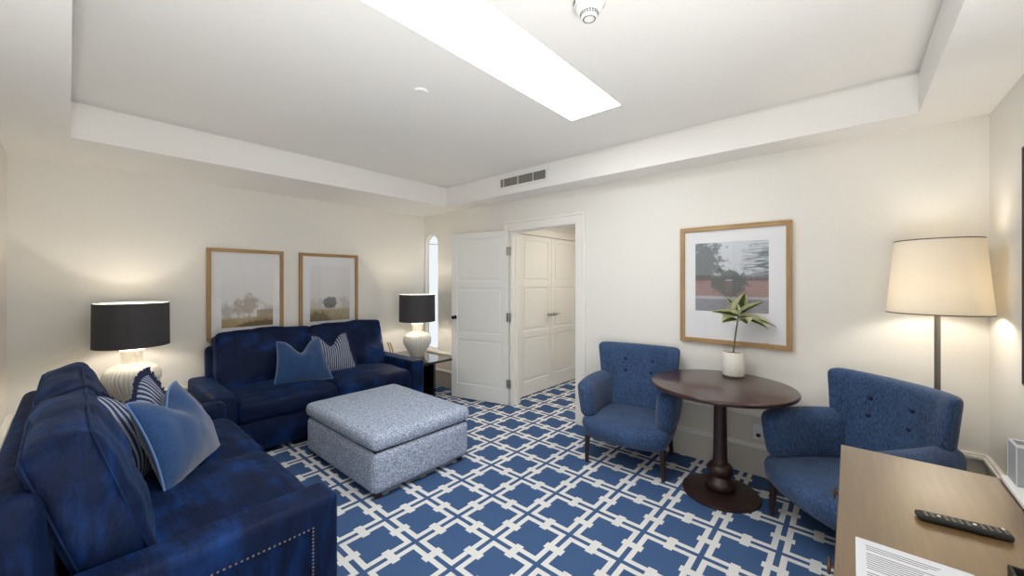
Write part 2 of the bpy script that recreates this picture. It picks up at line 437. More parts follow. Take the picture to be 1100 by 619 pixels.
# arched slit window frame and frosted pane
fr = MB(); path = [(XB + .055, NY0 + .008, NZ0), (XB + .055, NY0 + .008, zc)] + [(XB + .055, nc + (nr - .008) * math.cos(PI * i / 20), zc + (nr - .008) * math.sin(PI * i / 20)) for i in range(1, 20)] + [(XB + .055, NY1 - .008, zc), (XB + .055, NY1 - .008, NZ0)]
fr.tube(path, .007, 6); fr.box(XB + .045, XB + .06, NY0, NY1, NZ0, NZ0 + .02)
nw = struct(fr.build('window_2', 'trim_paint'))
pane = bmesh.new(); vs = [pane.verts.new((XB + .060, y, z)) for y, z in [(NY0, NZ0)] + [(nc - nr * math.cos(PI * i / 20), zc + nr * math.sin(PI * i / 20)) for i in range(21)] + [(NY1, NZ0)]]
f = pane.faces.new(vs); e = bmesh.ops.extrude_face_region(pane, geom=[f])
for v in e['geom']:
    if isinstance(v, bmesh.types.BMVert): v.co.x += .006
bmesh.ops.recalc_face_normals(pane, faces=pane.faces)
pm = MB(); pm.add(pane); pm.build('frosted_pane', 'niche_glow', nw, smooth=False)

# baseboards: two painted boards, each closed by a white moulding (the mouldings are trims)
plain('board_paint', (222, 215, 203), .55)
def skirting(name, trim, axis, pos, sgn, spans):
    for nm, mt, prof in ((name, 'board_paint', ((0, .205, .020), (.232, .445, .012))),
                         (trim, 'trim_paint', ((.205, .224, .036), (.224, .236, .026), (.443, .463, .030), (.463, .475, .020)))):
        m = MB()
        for a, bb in spans:
            for (z0, z1, t) in prof:
                bv = .004 if nm == trim else 0
                if axis == 'x': m.box(min(pos, pos + sgn * t), max(pos, pos + sgn * t), a, bb, z0, z1, bv, 2)
                else: m.box(a, bb, min(pos, pos + sgn * t), max(pos, pos + sgn * t), z0, z1, bv, 2)
        struct(m.build(nm, mt, smooth=False))
skirting('baseboard_back', 'trim_3', 'y', YA, -1, [(XC, XB)])
skirting('baseboard_right', 'trim_4', 'x', XB, -1, [(YD, DY0 - .105), (DY1 + .115, YA)])
skirting('baseboard_front', 'trim_5', 'y', YD, 1, [(XC, XB)])
skirting('baseboard_left', 'trim_6', 'x', XC, 1, [(1.55, YA)])

# door casing, jamb
t1 = MB(); CW = .10
for (y0, y1, o0, o1) in ((DY0 - CW, DY0 + .005, DY0 - CW - .004, DY0 - CW + .028), (DY1 - .005, DY1 + CW + .01, DY1 + CW - .018, DY1 + CW + .014)):
    t1.box(XB - .018, XB, y0, y1, 0, DZ - .005, .003); t1.box(XB - .03, XB, o0, o1, 0, DZ + CW - .028, .005)
t1.box(XB - .018, XB, DY0 - CW, DY1 + CW + .01, DZ - .005, DZ + CW, .003); t1.box(XB - .03, XB, DY0 - CW - .004, DY1 + CW + .014, DZ + CW - .028, DZ + CW + .004, .005)
t1.box(XB - .012, XB + WT + .01, DY0 + .0006, DY0 + .014, 0, DZ - .014); t1.box(XB - .012, XB + WT + .01, DY1 - .014, DY1 - .0006, 0, DZ - .014); t1.box(XB - .012, XB + WT + .01, DY0 + .0006, DY1 - .0006, DZ - .014, DZ - .0006)
t1.box(XB + .05, XB + .08, DY0 + .014, DY0 + .028, 0, DZ - .028); t1.box(XB + .05, XB + .08, DY1 - .028, DY1 - .014, 0, DZ - .028); t1.box(XB + .05, XB + .08, DY0 + .014, DY1 - .014, DZ - .028, DZ - .014)
struct(t1.build('trim_1', 'trim_paint', smooth=False))

# panelled door leaf; local: hinge at x=0, leaf along +x, thickness in y
def door_leaf(name, W, H, loc, rz, panels, knob_x, lever=False, hinges=(.257, 1.027, 1.797), hinge_side=1):
    m = MB(); T = .04; st = .085 * W / .82
    m.box(.002, W, -T / 2 + .009, T / 2 - .009, .012, H)
    m.box(.002, st, -T / 2, T / 2, .012, H, .002); m.box(W - st, W, -T / 2, T / 2, .012, H, .002)
    zs = [.012] + [z for p in panels for z in p] + [H]
    for z0, z1 in zip(zs[::2], zs[1::2]): m.box(st, W - st, -T / 2, T / 2, z0, z1, .002)
    for z0, z1 in panels:
        for sg in (-1, 1):
            m.box(st + .03, W - st - .03, sg * (T / 2 - .009), sg * (T / 2 - .002), z0 + .03, z1 - .03, .004) if sg > 0 else m.box(st + .03, W - st - .03, -(T / 2 - .002), -(T / 2 - .009), z0 + .03, z1 - .03, .004)
            # thin bevel slopes round each panel
    o = struct(m.build(name, 'door_paint', smooth=False)); o.location = loc; o.rotation_euler = (0, 0, rz)
    for sg in (-1, 1):
        k = MB()
        k.lathe([(0, 0), (.024, 0), (.024, .006), (.01, .010), (.009, .03), (.02, .038), (.022, .05), (.014, .058), (0, .06)], 20, mat=Matrix.Translation((knob_x, sg * T / 2, 1.0)) @ Matrix.Rotation(-sg * PI / 2, 4, 'X'))
        if lever: k.box(min(knob_x, knob_x + lever), max(knob_x, knob_x + lever), sg * (T / 2 + .045) - .006, sg * (T / 2 + .045) + .006, .993, 1.007, .003)
        k.build('door_handle', 'brushed_metal' if lever else 'black_metal', o)
    for z in hinges:
        h = MB(); h.lathe([(0, 0), (.007, 0), (.007, .1), (0, .1)], 12, (0, hinge_side * T / 2, z - .05)); h.box(0, .03, hinge_side * T / 2 - .001, hinge_side * T / 2 + .002, z - .05, z + .05)
        h.box(-.028, .0, hinge_side * T / 2 - .001, hinge_side * T / 2 + .002, z - .05, z + .05)
        h.build('hinge', 'brushed_metal', o)
    return o
hx, hy = XB - .032, DY1 + .012
tipx, tipy = 3.157, 3.754
door_leaf('door_1', math.hypot(tipx - hx, tipy - hy), 2.035, (hx, hy, 0), math.atan2(tipy - hy, tipx - hx),
          [(.19, .74), (.82, 1.37), (1.45, 1.965)], .745, hinge_side=1)
# hallway
struct(MB().box(XB + WT, HX1 + .1, HY1, HY1 + .1, 0, 2.45).build('wall_hall_left', 'wall_paint', smooth=False))
struct(MB().box(HX1, HX1 + .1, HY0, HY1, 0, 2.45).build('wall_hall_end', 'wall_paint', smooth=False))
struct(MB().box(XB + WT, HX1 + .1, HY0 - .1, HY0, 0, 2.45).build('wall_hall_right', 'wall_paint', smooth=False))
struct(MB().box(XB + WT, HX1 + .1, HY0 - .1, HY1 + .1, 2.40, 2.45).build('ceiling', 'ceiling_paint', smooth=False))
cx0, cxm, cx1 = 3.64, 4.30, 4.94
door_leaf('door_2', cxm - cx0 - .003, 2.03, (cx0, HY1 - .024, 0), 0, [(.19, .74), (.82, 1.37), (1.45, 1.965)], cxm - cx0 - .06, -.09, hinge_side=-1, hinges=())
door_leaf('door_3', cx1 - cxm - .003, 2.03, (cx1, HY1 - .024, 0), PI, [(.19, .74), (.82, 1.37), (1.45, 1.965)], cx1 - cxm - .06, -.09, hinge_side=1)
t2 = MB(); t2.box(cx0 - .09, cx0 - .004, HY1 - .03, HY1, 0, 2.13, .004); t2.box(cx1 + .004, cx1 + .09, HY1 - .03, HY1, 0, 2.13, .004); t2.box(cx0 - .09, cx1 + .09, HY1 - .03, HY1, 2.04, 2.13, .004)
struct(t2.build('trim_2', 'trim_paint', smooth=False))
hl = thing('ceiling_light', 'round flush light on the hallway ceiling beyond the open door', 'light', (4.25, 2.2, 2.40))
MB().lathe([(.13, 0), (.13, -.03), (.12, -.035), (.115, -.02), (.115, 0)], 32).build('rim', 'brushed_metal', hl)
MB().lathe([(0, -.025), (.113, -.025), (.113, -.004), (0, -.004)], 32).build('diffuser', 'hall_glow', hl)

# ------------------------------------------------------------------ ceiling fittings
v = thing('air_vent', 'white framed ventilation grille with grey slats on ceiling recess side', 'vent', (TX1, 2.575, 2.512))
m = MB(); hw, hh = .335, .07
m.box(-.009, 0, -hw, hw, hh - .026, hh); m.box(-.009, 0, -hw, hw, -hh, -hh + .026); m.box(-.009, 0, -hw, -hw + .03, -hh + .026, hh - .026); m.box(-.009, 0, hw - .03, hw, -hh + .026, hh - .026)
m.build('frame', 'white_plastic', v, smooth=False)
MB().box(-.002, -.0005, -hw + .03, hw - .03, -hh + .026, hh - .026).build('backing', 'dark_slot', v, smooth=False)
for i in range(36):
    y = -hw + .04 + i * (2 * hw - .08) / 35
    MB().box(-.0075, -.002, y - .0042, y + .0042, -hh + .026, hh - .026).build('slat', 'slat_grey' if i % 12 != 9 else 'white_plastic', v, smooth=False)
s = thing('smoke_detector', 'white round smoke detector with slotted dome on the ceiling', 'detector', (1.435, .825, ZT))
MB().lathe([(0, 0), (.062, 0), (.064, -.008), (.064, -.018), (.058, -.02), (0, -.02)], 40).build('base', 'white_plastic', s)
MB().lathe([(0, -.02), (.054, -.02), (.056, -.032), (.05, -.046), (.038, -.052), (.036, -.054), (.034, -.066), (.026, -.076), (0, -.079)], 40).build('dome', 'white_plastic', s)
m = MB()
for i in range(20):
    a = 2 * PI * i / 20; Q = Matrix.Rotation(a, 4, 'Z')
    m.box(.0345, .0375, -.0038, .0038, -.058, -.054, mat=Q); m.box(.032, .0355, -.0036, .0036, -.065, -.061, mat=Q)
    m.box(.022, .0265, -.002, .002, -.0785, -.074, mat=Q)
m.build('slots', 'dark_slot', s, smooth=False)
for i in range(6):
    Q = Matrix.Rotation(2 * PI * i / 6 + .3, 4, 'Z')
    MB().box(.05, .066, -.012, .012, -.0185, -.004, .002, mat=Q).build('base_clip', 'button_grey', s, smooth=False)
tag(MB().lathe([(0, 0), (.045, 0), (.045, -.006), (.04, -.012), (0, -.013)], 40, (1.43, 2.0, ZT)).build('sprinkler_cover', 'white_plastic'), 'small white round cover disc on the recessed ceiling', 'sprinkler')

# ------------------------------------------------------------------ picture frames
def frame_thing(label, w, h, loc, rz, pr, win, group=None):
    """local: x across, y towards the room is -y, z up, origin at lower middle on the wall"""
    t = thing('picture_frame', label, 'picture', loc, rz, group)
    fw, fd = .034, .034
    for x0, x1 in ((-w / 2, -w / 2 + fw), (w / 2 - fw, w / 2)): MB().box(x0, x1, -fd, 0, 0, h, .002).build('frame_stile', 'oak', t, smooth=False)
    for z0, z1 in ((0, fw), (h - fw, h)): MB().box(-w / 2 + fw, w / 2 - fw, -fd, 0, z0, z1, .002).build('frame_rail', 'oak_flat', t, smooth=False)
    x0, x1, z0, z1 = win
    m = MB()
    m.box(-w / 2 + fw, x0, -.016, -.002, fw, h - fw); m.box(x1, w / 2 - fw, -.016, -.002, fw, h - fw)
    m.box(x0, x1, -.016, -.002, fw, z0); m.box(x0, x1, -.016, -.002, z1, h - fw)
    m.build('mat', 'mat_board', t, smooth=False)
    MB().box(x0, x1, -.013, -.004, z0, z1).build('print', pr, t, smooth=False)
    MB().box(-w / 2 + fw, w / 2 - fw, -.0225, -.02, fw, h - fw).build('glass', 'clear_glass', t, smooth=False)
    return t
frame_thing('oak framed misty field print, left one of the pair above the sofa', .665, .90, (1.193, YA - .004, .87), 0, 'print_field', (-.215, .235, .115, .76))
frame_thing('oak framed print with dark round tree, right one above the sofa', .680, .90, (2.027, YA - .004, .868), 0, 'print_bush', (-.225, .24, .115, .76))
frame_thing('oak framed print of brick wall and gate above the round table', .76, .93, (XB - .004, .69, .955), -PI / 2, 'print_gate', (-.265, .24, .255, .80))

# ------------------------------------------------------------------ sofas (local: front -y, width along x)
SW, SD = 1.95, .95
AW, AH = .165, .558
def make_sofa(name, label):
    t = thing(name, label, 'sofa')
    hw, hd = SW / 2, SD / 2
    m = MB(); m.box(-hw + AW - .01, hw - AW + .01, -hd + .02, hd - .03, .05, .30, .015)
    m.build('base', 'navy_velvet', t)
    # back frame, slightly raked
    def rake(p): return Vector((p.x, hd - .10 + p.y + .06 * (p.z), .45 + p.z))
    MB().soft(SW - 2 * AW + .10, .13, .78, .05, n=16, fn=rake).build('back_frame', 'navy_velvet', t)
    for sg in (-1, 1):
        a = MB(); xo = sg * hw
        ab = bmesh.new(); bmesh.ops.create_cube(ab, size=1)
        for q in ab.verts: q.co = Vector((sg * (hw - AW / 2) + q.co.x * AW, q.co.y * SD, .04 + (AH - .04) * (q.co.z + .5)))
        bmesh.ops.bevel(ab, geom=ab.edges[:], offset=.034, segments=5, profile=.5, affect='EDGES')
        side = [q for q in ab.faces if q.normal.x * sg > .99 and q.calc_area() > .1]
        bmesh.ops.inset_region(ab, faces=side, thickness=.074, depth=0, use_even_offset=True)
        bmesh.ops.inset_region(ab, faces=side, thickness=.006, depth=0, use_even_offset=True)
        for q in {v_ for fc in side for v_ in fc.verts}: q.co.x -= sg * .022
        a.add(ab)
        arm = a.build('arm', 'navy_velvet', t)
        nb = MB(); xn = xo + sg * .001
        ys = -hd + .109; ye = hd - .109; zt = AH - .109
        pts = [(ys + (ye - ys) * i / 42, zt) for i in range(43)] + [(ys, .149 + (zt - .149) * i / 21) for i in range(21)] + [(ye, .149 + (zt - .149) * i / 21) for i in range(21)]
        for y, z in pts: nb.sphere((xo - sg * .001, y, z), .0050, (.7, 1, 1), 1)
        nb.build('nailhead_trim', 'nail_brass', arm)
    iw = (SW - 2 * AW) / 2
    for k, sg in enumerate((-1, 1)):
        cxx = sg * iw / 2
        sd = SD - .20
        def sf(p, cxx=cxx): return Vector((cxx + p.x, -hd - .005 + (SD - .18) / 2 + p.y, .385 + p.z))
        sc_ = MB().soft(iw - .006, SD - .18, .17, .045, (.0, .012, .045), 20, sf, wr=.007, wscale=5, seed=k * 7 + 3).build('seat_cushion', 'navy_velvet', t)
        # back cushion leaning on the frame
        th, bh = .18, .54
        Q = Matrix.Translation((cxx, hd - .245, .432 + bh / 2 - .01)) @ Matrix.Rotation(R(-17), 4, 'X')
        kk = MB().soft(iw + .01, th, bh, .04, (.01, .035, .035), 26, mat=Q, wr=.012, wscale=6, seed=k * 11 + 20)
        bc = kk.build('back_cushion', 'navy_velvet', t)
        pi_ = MB()
        for yy in (-th / 2 + .014, th / 2 - .014):
            w2, h2, r2 = iw / 2 + .003, bh / 2 - .003, .036; loop = []
            for (ccx, ccz, a0) in ((w2 - r2, h2 - r2, 0), (-w2 + r2, h2 - r2, 90), (-w2 + r2, -h2 + r2, 180), (w2 - r2, -h2 + r2, 270)):
                for j in range(6):
                    a = R(a0 + 18 * j); loop.append((ccx + r2 * math.cos(a), ccz + r2 * math.sin(a)))
            full = []
            for (xa, za), (xb, zb) in zip(loop, loop[1:] + loop[:1]):
                n_ = max(1, int(math.hypot(xb - xa, zb - za) / .05))
                for j in range(n_):
                    x, z = xa + (xb - xa) * j / n_, za + (zb - za) * j / n_
                    pz = .035 * math.copysign(1, z) * max(0, 1 - (x / w2) ** 2) * max(0, 1 - (yy / (th / 2)) ** 2) if abs(z) > h2 * .8 else 0
                    full.append((x, yy, z + pz))
            pi_.tube(full, .0042, 6, True, mat=Q)
        pi_.build('piping', 'navy_velvet', bc)
    for x in (-hw + .1, hw - .1):
        for y in (-hd + .1, hd - .1): MB().lathe([(0, 0), (.022, 0), (.028, .055), (0, .055)], 16, (x, y, 0)).build('foot', 'leg_wood', t)
    return t
sofa = make_sofa('sofa', 'navy velvet sofa against back wall under the pair of framed prints')
sofa.location = (1.685, 4.120, 0)
s2 = copy_tree(sofa); s2['label'] = 'blue velvet sofa in the left foreground with nailhead trimmed arm'
s2.location = (.283, 2.612, 0); s2.rotation_euler = (0, 0, PI / 2)

# ------------------------------------------------------------------ throw pillows (local: x across, z up, front -y)
def pillow_parts(root, body_mat, kind, W=.46, H=.46, th=.13, chop=.13, seed=0, fr=.034):
    def P(u, v, side):
        e = max(0, (1 - u * u)) ** .55 * max(0, (1 - v * v)) ** .55
        x = u * W / 2 * (1 - .07 * (1 - v * v)) * (1 - .15 * v); z = v * H / 2 * (1 - .05 * (1 - u * u))
        top = max(0, (v + .2) / 1.2) ** 1.5
        z -= chop * math.exp(-(u / .42) ** 2) * top
        e2 = e * (1 - .35 * math.exp(-(u / .3) ** 2) * top)
        y = side * th * e2 + .012 * noise.noise(Vector((u * 3 + seed, v * 3, side * 2))) * e
        y += .05 * (v * .5) ** 2
        return Vector((x, y, z + H / 2))
    b = bmesh.new(); N = 26; g = {}
    for side in (-1, 1):
        for i in range(N + 1):
            for j in range(N + 1):
                u = math.sin((i / N - .5) * PI); v_ = math.sin((j / N - .5) * PI)
                g[side, i, j] = b.verts.new(P(u, v_, side))
        for i in range(N):
            for j in range(N):
                q = (g[side, i, j], g[side, i + 1, j], g[side, i + 1, j + 1], g[side, i, j + 1]); b.faces.new(q if side < 0 else q[::-1])
    bmesh.ops.remove_doubles(b, verts=b.verts, dist=1e-4)
    m = MB(); m.add(b); body = m.build('cushion_body', body_mat, root)
    edge = []
    K = 40
    for k in range(K): edge.append((-1 + 2 * k / K, -1))
    for k in range(K): edge.append((1, -1 + 2 * k / K))
    for k in range(K): edge.append((1 - 2 * k / K, 1))
    for k in range(K): edge.append((-1, 1 - 2 * k / K))
    pts = [P(u, v_, 0) for u, v_ in edge]
    if kind == 'piping': MB().tube(pts, .005, 6, True).build('piping', 'piping_blue', root)
    else:
        m = MB(); ctr = Vector((0, 0, H / 2)); outer = []; rr = random.Random(3 + seed)
        for p in pts:
            d = Vector((p.x / W, 0, (p.z - H / 2) / H)); d = d.normalized()
            outer.append((p, d))
        for (p, d), (q, dq) in zip(outer, outer[1:] + outer[:1]):
            for f_ in (0, .5):
                a = p.lerp(q, f_); dd = d.lerp(dq, f_)
                tip = a + dd * fr + Vector((rr.uniform(-.005, .005), rr.uniform(-.008, .008), -.004 + rr.uniform(-.004, .004)))
                m.tube([a, a.lerp(tip, .5), tip], lambda s_: .0070 - .002 * s_, 5)
        m.build('fringe', 'fringe_navy', root)
def place_pillow(label, body_mat, kind, loc, rz, tilt, roll=0, **kw):
    t = thing('throw_pillow', label, 'pillow', loc); t.rotation_euler = (tilt, roll, rz)
    pillow_parts(t, body_mat, kind, **kw); return t
place_pillow('plain blue pillow in front of striped pillow on the back wall sofa', 'pillow_blue', 'piping', (1.47, 3.90, .485), R(-4), R(-24), 0, W=.45, H=.43, th=.10, seed=1)
place_pillow('striped pillow with navy fringe beside plain blue one, back wall sofa', 'pillow_stripe', 'fringe', (1.83, 4.09, .485), R(-4), R(-20), 0, W=.43, H=.42, th=.09, seed=2)
place_pillow('plain blue pillow with piped edge on the left foreground sofa', 'pillow_blue', 'piping', (.44, 2.53, .49), R(58), R(-24), R(0), W=.49, H=.45, th=.095, chop=.10, seed=4)
place_pillow('navy fringed striped pillow behind plain pillow on left foreground sofa', 'pillow_stripe', 'fringe', (.31, 2.69, .49), R(58), R(-20), R(0), W=.55, H=.47, th=.08, seed=5, fr=.05)

# ------------------------------------------------------------------ ottoman
o = thing('ottoman', 'large blue grey tweed storage ottoman in the middle of the carpet', 'ottoman', (1.722, 2.885, 0))
MB().soft(.84, 1.10, .285, .045, (.008, .008, 0), 18, lambda p: Vector((p.x, p.y, .034 + .1425 + p.z))).build('body', 'tweed', o)
MB().soft(.86, 1.12, .115, .05, (.004, .004, .018), 20, lambda p: Vector((p.x, p.y, .318 + .0575 + p.z)), wr=.003, wscale=4).build('lid_cushion', 'tweed', o)
MB().box(-.40, .40, -.53, .53, .305, .330).build('gap_strip', 'black_rubber', o, smooth=False)
for x in (-.36, .36):
    for y in (-.49, .49): MB().lathe([(0, 0), (.025, 0), (.028, .04), (0, .04)], 16, (x, y, 0)).build('foot', 'leg_wood', o)

# ------------------------------------------------------------------ armchairs (local: front -y)
def make_armchair(label):
    t = thing('armchair', label, 'armchair')
    def seatf(p):
        k = (p.z + .085) / .17
        w_ = (.88 + .12 * min(1, max(0, k)))
        fy = max(0, -p.y / .29)
        x = p.x * w_ * (1 - .07 * max(0, p.y / .29)); y = p.y - .045 * fy * (1 - (p.x / .36) ** 2) + (.02 * (1 - k) if p.y < 0 else 0)
        return Vector((x, y + .02, .282 + p.z))
    MB().soft(.70, .62, .175, .07, (.0, .02, .015), 18, seatf).build('seat', 'denim', t)
    def bw(b_): return .298 + .045 * b_ ** 1.4
    def backf(p):
        b_ = max(0, (p.z + .275) / .55); a = p.x / .30
        return Vector((a * bw(b_), .208 + .09 * b_ + p.y - .12 * abs(a) ** 2.3 * (.35 + .65 * b_), .345 + .275 + p.z + .012 * abs(a) ** 2 * b_))
    MB().soft(.60, .095, .55, .04, (0, .012, 0), 20, backf).build('backrest', 'denim', t)
    def front_y(a, b_): return .208 + .09 * b_ - .0475 - .011 - .12 * abs(a) ** 2.3 * (.35 + .65 * b_)
    for a in (-.34, .34):
        for b_ in (.60, .78):
            MB().sphere((a * bw(b_), front_y(a, b_) + .002, .345 + b_ * .55), .0155, (1, .75, 1), 2).build('button', 'piping_navy', t)
    for sg in (-1, 1):
        def armf(p, sg=sg):
            f = max(0, min(1, (.27 - p.y) / .54)); h = (p.z + .14) / .28
            z = p.z - .012 * max(0, (f - .55) / .45) ** 2 * max(0, h)
            y = p.y + .018 * h * (f > .5) * (f - .5) * 2 * -1 + .03 * (1 - h) * max(0, f - .5)
            x = p.x * (1 + .12 * h) + sg * (.018 * h + .022 * math.sin(PI * f) - .045 * (1 - f) ** 1.5)
            return Vector((sg * .288 + x, y - .0, .497 + z + .008 * (1 - f)))
        MB().soft(.118, .54, .30, .056, (.012, .012, .008), 18, armf).build('arm', 'denim', t)
    for (x, y, sx, sy) in ((-.288, -.238, -.004, -.004), (.288, -.238, .004, -.004), (-.25, .22, -.01, .03), (.25, .22, .01, .03)):
        MB().tube([(x + sx, y + sy, 0), (x + sx * .5, y + sy * .5, .11), (x, y, .22)], lambda q: .0145 + .008 * q, 14).build('leg', 'leg_wood', t)
    return t
ch = make_armchair('blue buttoned armchair by the doorway, left of the round table')
ch.location = (3.02, 1.343, 0); ch.rotation_euler = (0, 0, R(-81.3))
ch2 = copy_tree(ch); ch2['label'] = 'blue buttoned armchair in the corner beside desk and floor lamp'
ch2.location = (2.832, -.012, 0); ch2.rotation_euler = (0, 0, R(-135.6))

# ------------------------------------------------------------------ round table and plant
TC = (2.932, .671)
t = thing('round_table', 'round dark wood pedestal table between the two blue armchairs', 'table', (*TC, 0))
TZ = .748
MB().lathe([(0, TZ - .034), (.420, TZ - .034), (.435, TZ - .030), (.445, TZ - .018), (.445, TZ - .010), (.440, TZ - .002), (.431, TZ), (0, TZ)], 96).build('tabletop', 'mahogany', t)
MB().lathe([(0, .02), (.075, .03), (.092, .045), (.096, .068), (.088, .09), (.066, .108), (.060, .122), (.070, .138), (.080, .158), (.080, .178), (.068, .198), (.050, .21), (.046, .225), (.043, .26), (.038, TZ - .09), (.046, TZ - .06), (.07, TZ - .034), (0, TZ - .034)], 48).build('pedestal', 'leg_wood', t)
MB().lathe([(0, 0), (.238, 0), (.240, .006), (.236, .018), (.222, .024), (.10, .032), (0, .032)], 72).build('base', 'leg_wood', t)
p = thing('potted_plant', 'variegated rubber plant in white pot on the round table', 'plant', (3.225, .650, TZ))
MB().lathe([(0, .012), (.070, .012), (.073, .018), (.075, .178), (.074, .182), (.069, .182), (.068, .165), (0, .165)], 48).build('pot', 'pot_glaze', p)
MB().lathe([(0, 0), (.070, 0), (.073, .004), (.073, .012), (0, .012)], 48).build('saucer', 'saucer_grey', p)
MB().lathe([(0, .160), (.0675, .160), (.0675, .168), (0, .17)], 32).build('soil', 'soil', p)
stem = [(0, 0, .165), (.004, -.004, .23), (.012, -.012, .31), (.018, -.022, .39), (.022, -.028, .45)]
MB().tube(stem, lambda q: .0062 - .002 * q, 8).build('stem', 'stem_brown', p)
def leaf(base, dirv, L, Wd, droop, roll=0):
    b = bmesh.new(); uvl = b.loops.layers.uv.new('UVMap'); d = Vector(dirv).normalized(); n = 12; k = 6
    side = d.cross(Vector((0, 0, 1))).normalized(); up = side.cross(d)
    Q = Matrix.Rotation(roll, 3, d); side = Q @ side; up = Q @ up
    g = []
    for i in range(n + 1):
        s_ = i / n; wv = Wd * (math.sin(PI * min(1, s_ ** .75 * .96 + .02))) ** .8
        c_ = Vector(base) + d * L * s_ - Vector((0, 0, 1)) * droop * s_ * s_
        g.append([b.verts.new(c_ + side * wv * (j / k - .5) * 2 + up * (.35 * wv * abs(j / k - .5) * 2)) for j in range(k + 1)])
    for i in range(n):
        for j in range(k):
            f = b.faces.new((g[i][j], g[i + 1][j], g[i + 1][j + 1], g[i][j + 1]))
            for lp, (a, c_) in zip(f.loops, ((j, i), (j, i + 1), (j + 1, i + 1), (j + 1, i))): lp[uvl].uv = (a / k, c_ / n)
    bmesh.ops.solidify(b, geom=b.faces[:], thickness=.0016)
    return b
fx, fy = .7526, .6585                                   # roughly away from the photographer
rx, ry = .6585, -.7526                                  # roughly to the right
def D(r, a, z): return (rx * r + fx * a, ry * r + fy * a, z)
leaves = [((0, -.004, -.01), D(-1, -.15, .28), .225, .044, .02, .5), ((0, 0, -.03), D(-.85, -.4, .02), .175, .052, .02, -.3), ((0, 0, .0), D(0.02, -.5, 1), .17, .062, -.01, .1),
          ((0, 0, 0), D(.8, -.5, .62), .19, .050, .0, -.4), ((0, 0, -.02), D(.9, -.62, -.12), .19, .048, .05, .3), ((0, 0, -.03), D(-.15, -1, .08), .14, .058, .03, 0),
          ((0, 0, -.015), D(1, -.35, .02), .24, .042, .07, .4), ((0, 0, 0), D(.1, .5, .8), .12, .045, .02, 0), ((0, 0, 0), D(-.45, .1, .8), .16, .046, .0, .2)]
for off, dv, L, Wd, dr, ro in leaves:
    m = MB(); base = Vector(stem[-1]) + Vector(off)
    lb = leaf(base, dv, L, Wd * 1.2, dr, ro)
    me = bpy.data.meshes.new('leaf'); lb.to_mesh(me); lb.free(); me.materials.append(M['leaf_variegated'])
    for q in me.polygons: q.use_smooth = True
    lo = bpy.data.objects.new('leaf', me); col.objects.link(lo); lo.parent = p
    m.bm.free()

# ------------------------------------------------------------------ side tables and table lamps
TBZ = .49
def make_side_table(label):
    t = thing('side_table', label, 'side table')
    MB().box(-.225, .225, -.44, .44, TBZ - .03, TBZ, .004).build('table_top', 'black_gloss', t, smooth=False)
    MB().box(-.016, .016, -.38, .38, 0, TBZ - .03, .002).build('leg_panel', 'black_gloss', t, smooth=False)
    MB().box(.016, .17, -.016, .016, 0, TBZ - .03, .002).box(-.17, -.016, -.016, .016, 0, TBZ - .03, .002).build('cross_panel', 'black_gloss', t, smooth=False)
    return t
st = make_side_table('glossy black side table between sofa and open white door')
st.location = (2.905, 4.165, 0)
st2 = copy_tree(st); st2['label'] = 'glossy black side table in the left corner holding a lamp'; st2.location = (.325, 4.165, 0)
def make_lamp(label):
    t = thing('table_lamp', label, 'lamp')
    body = [(.0, 0), (.078, 0), (.082, .006), (.09, .03), (.118, .08), (.148, .13), (.168, .175), (.173, .21), (.166, .243), (.145, .275), (.112, .298), (.074, .312), (.062, .318)]
    MB().lathe(body + [(.06, .33), (.066, .40), (.072, .415), (.06, .418), (0, .418)], 288, mod=lambda a, z: 1 + (.020 * math.cos(40 * a) * (1 if z < .30 else .45) if z > .01 else 0)).build('vase_base', 'ceramic', t)
    MB().tube([(0, 0, .415), (0, 0, .56)], .008, 10).build('lamp_neck', 'brushed_metal', t)
    zb, zt = .447, .788
    sh = MB().lathe([(.225, zb), (.222, zt), (.2195, zt), (.2225, zb), (.225, zb)], 72).build('lamp_shade', 'charcoal_shade', t)
    MB().lathe([(.2215, zb + .001), (.2185, zt - .001), (.2175, zt - .001), (.2205, zb + .001), (.2215, zb + .001)], 72).build('shade_lining', 'shade_lining', sh)
    m = MB()
    for i in range(3): a = 2 * PI * i / 3; m.tube([(0, 0, .56), (.219 * math.cos(a), .219 * math.sin(a), zt - .02)], .002, 6)
    m.build('shade_fitter', 'brushed_metal', sh)
    MB().sphere((0, 0, .575), .032, (1, 1, 1.2), 2).build('bulb', 'bulb_warm', t)
    return t
lp = make_lamp('white ribbed lamp with charcoal shade on table near the white door')
lp.location = (2.922, 4.165, TBZ)
lp2 = copy_tree(lp); lp2['label'] = 'white ribbed lamp with charcoal shade in the left corner behind foreground sofa'; lp2.location = (.325, 4.28, TBZ)
b = MB(); b.tube([(2.735, 4.45, TBZ + .004), (2.742, 4.47, TBZ + .05), (2.735, 4.49, TBZ + .11), (2.715, 4.505, TBZ + .165)], .006, 8)
dh = thing('wooden_stand', 'small curved wooden stand beside the sofa arm near lamp', 'stand', (2.745, 4.50, TBZ))
m = MB()
for yy in (-.03, .03):
    m.tube([(.02, yy, .008), (.012, yy, .06), (-.004, yy, .11), (-.028, yy, .165)], .009, 8)
m.build('upright', 'ply', dh)
MB().box(-.03, .05, -.05, .05, 0, .012, .003).build('foot_plate', 'ply', dh, smooth=False)

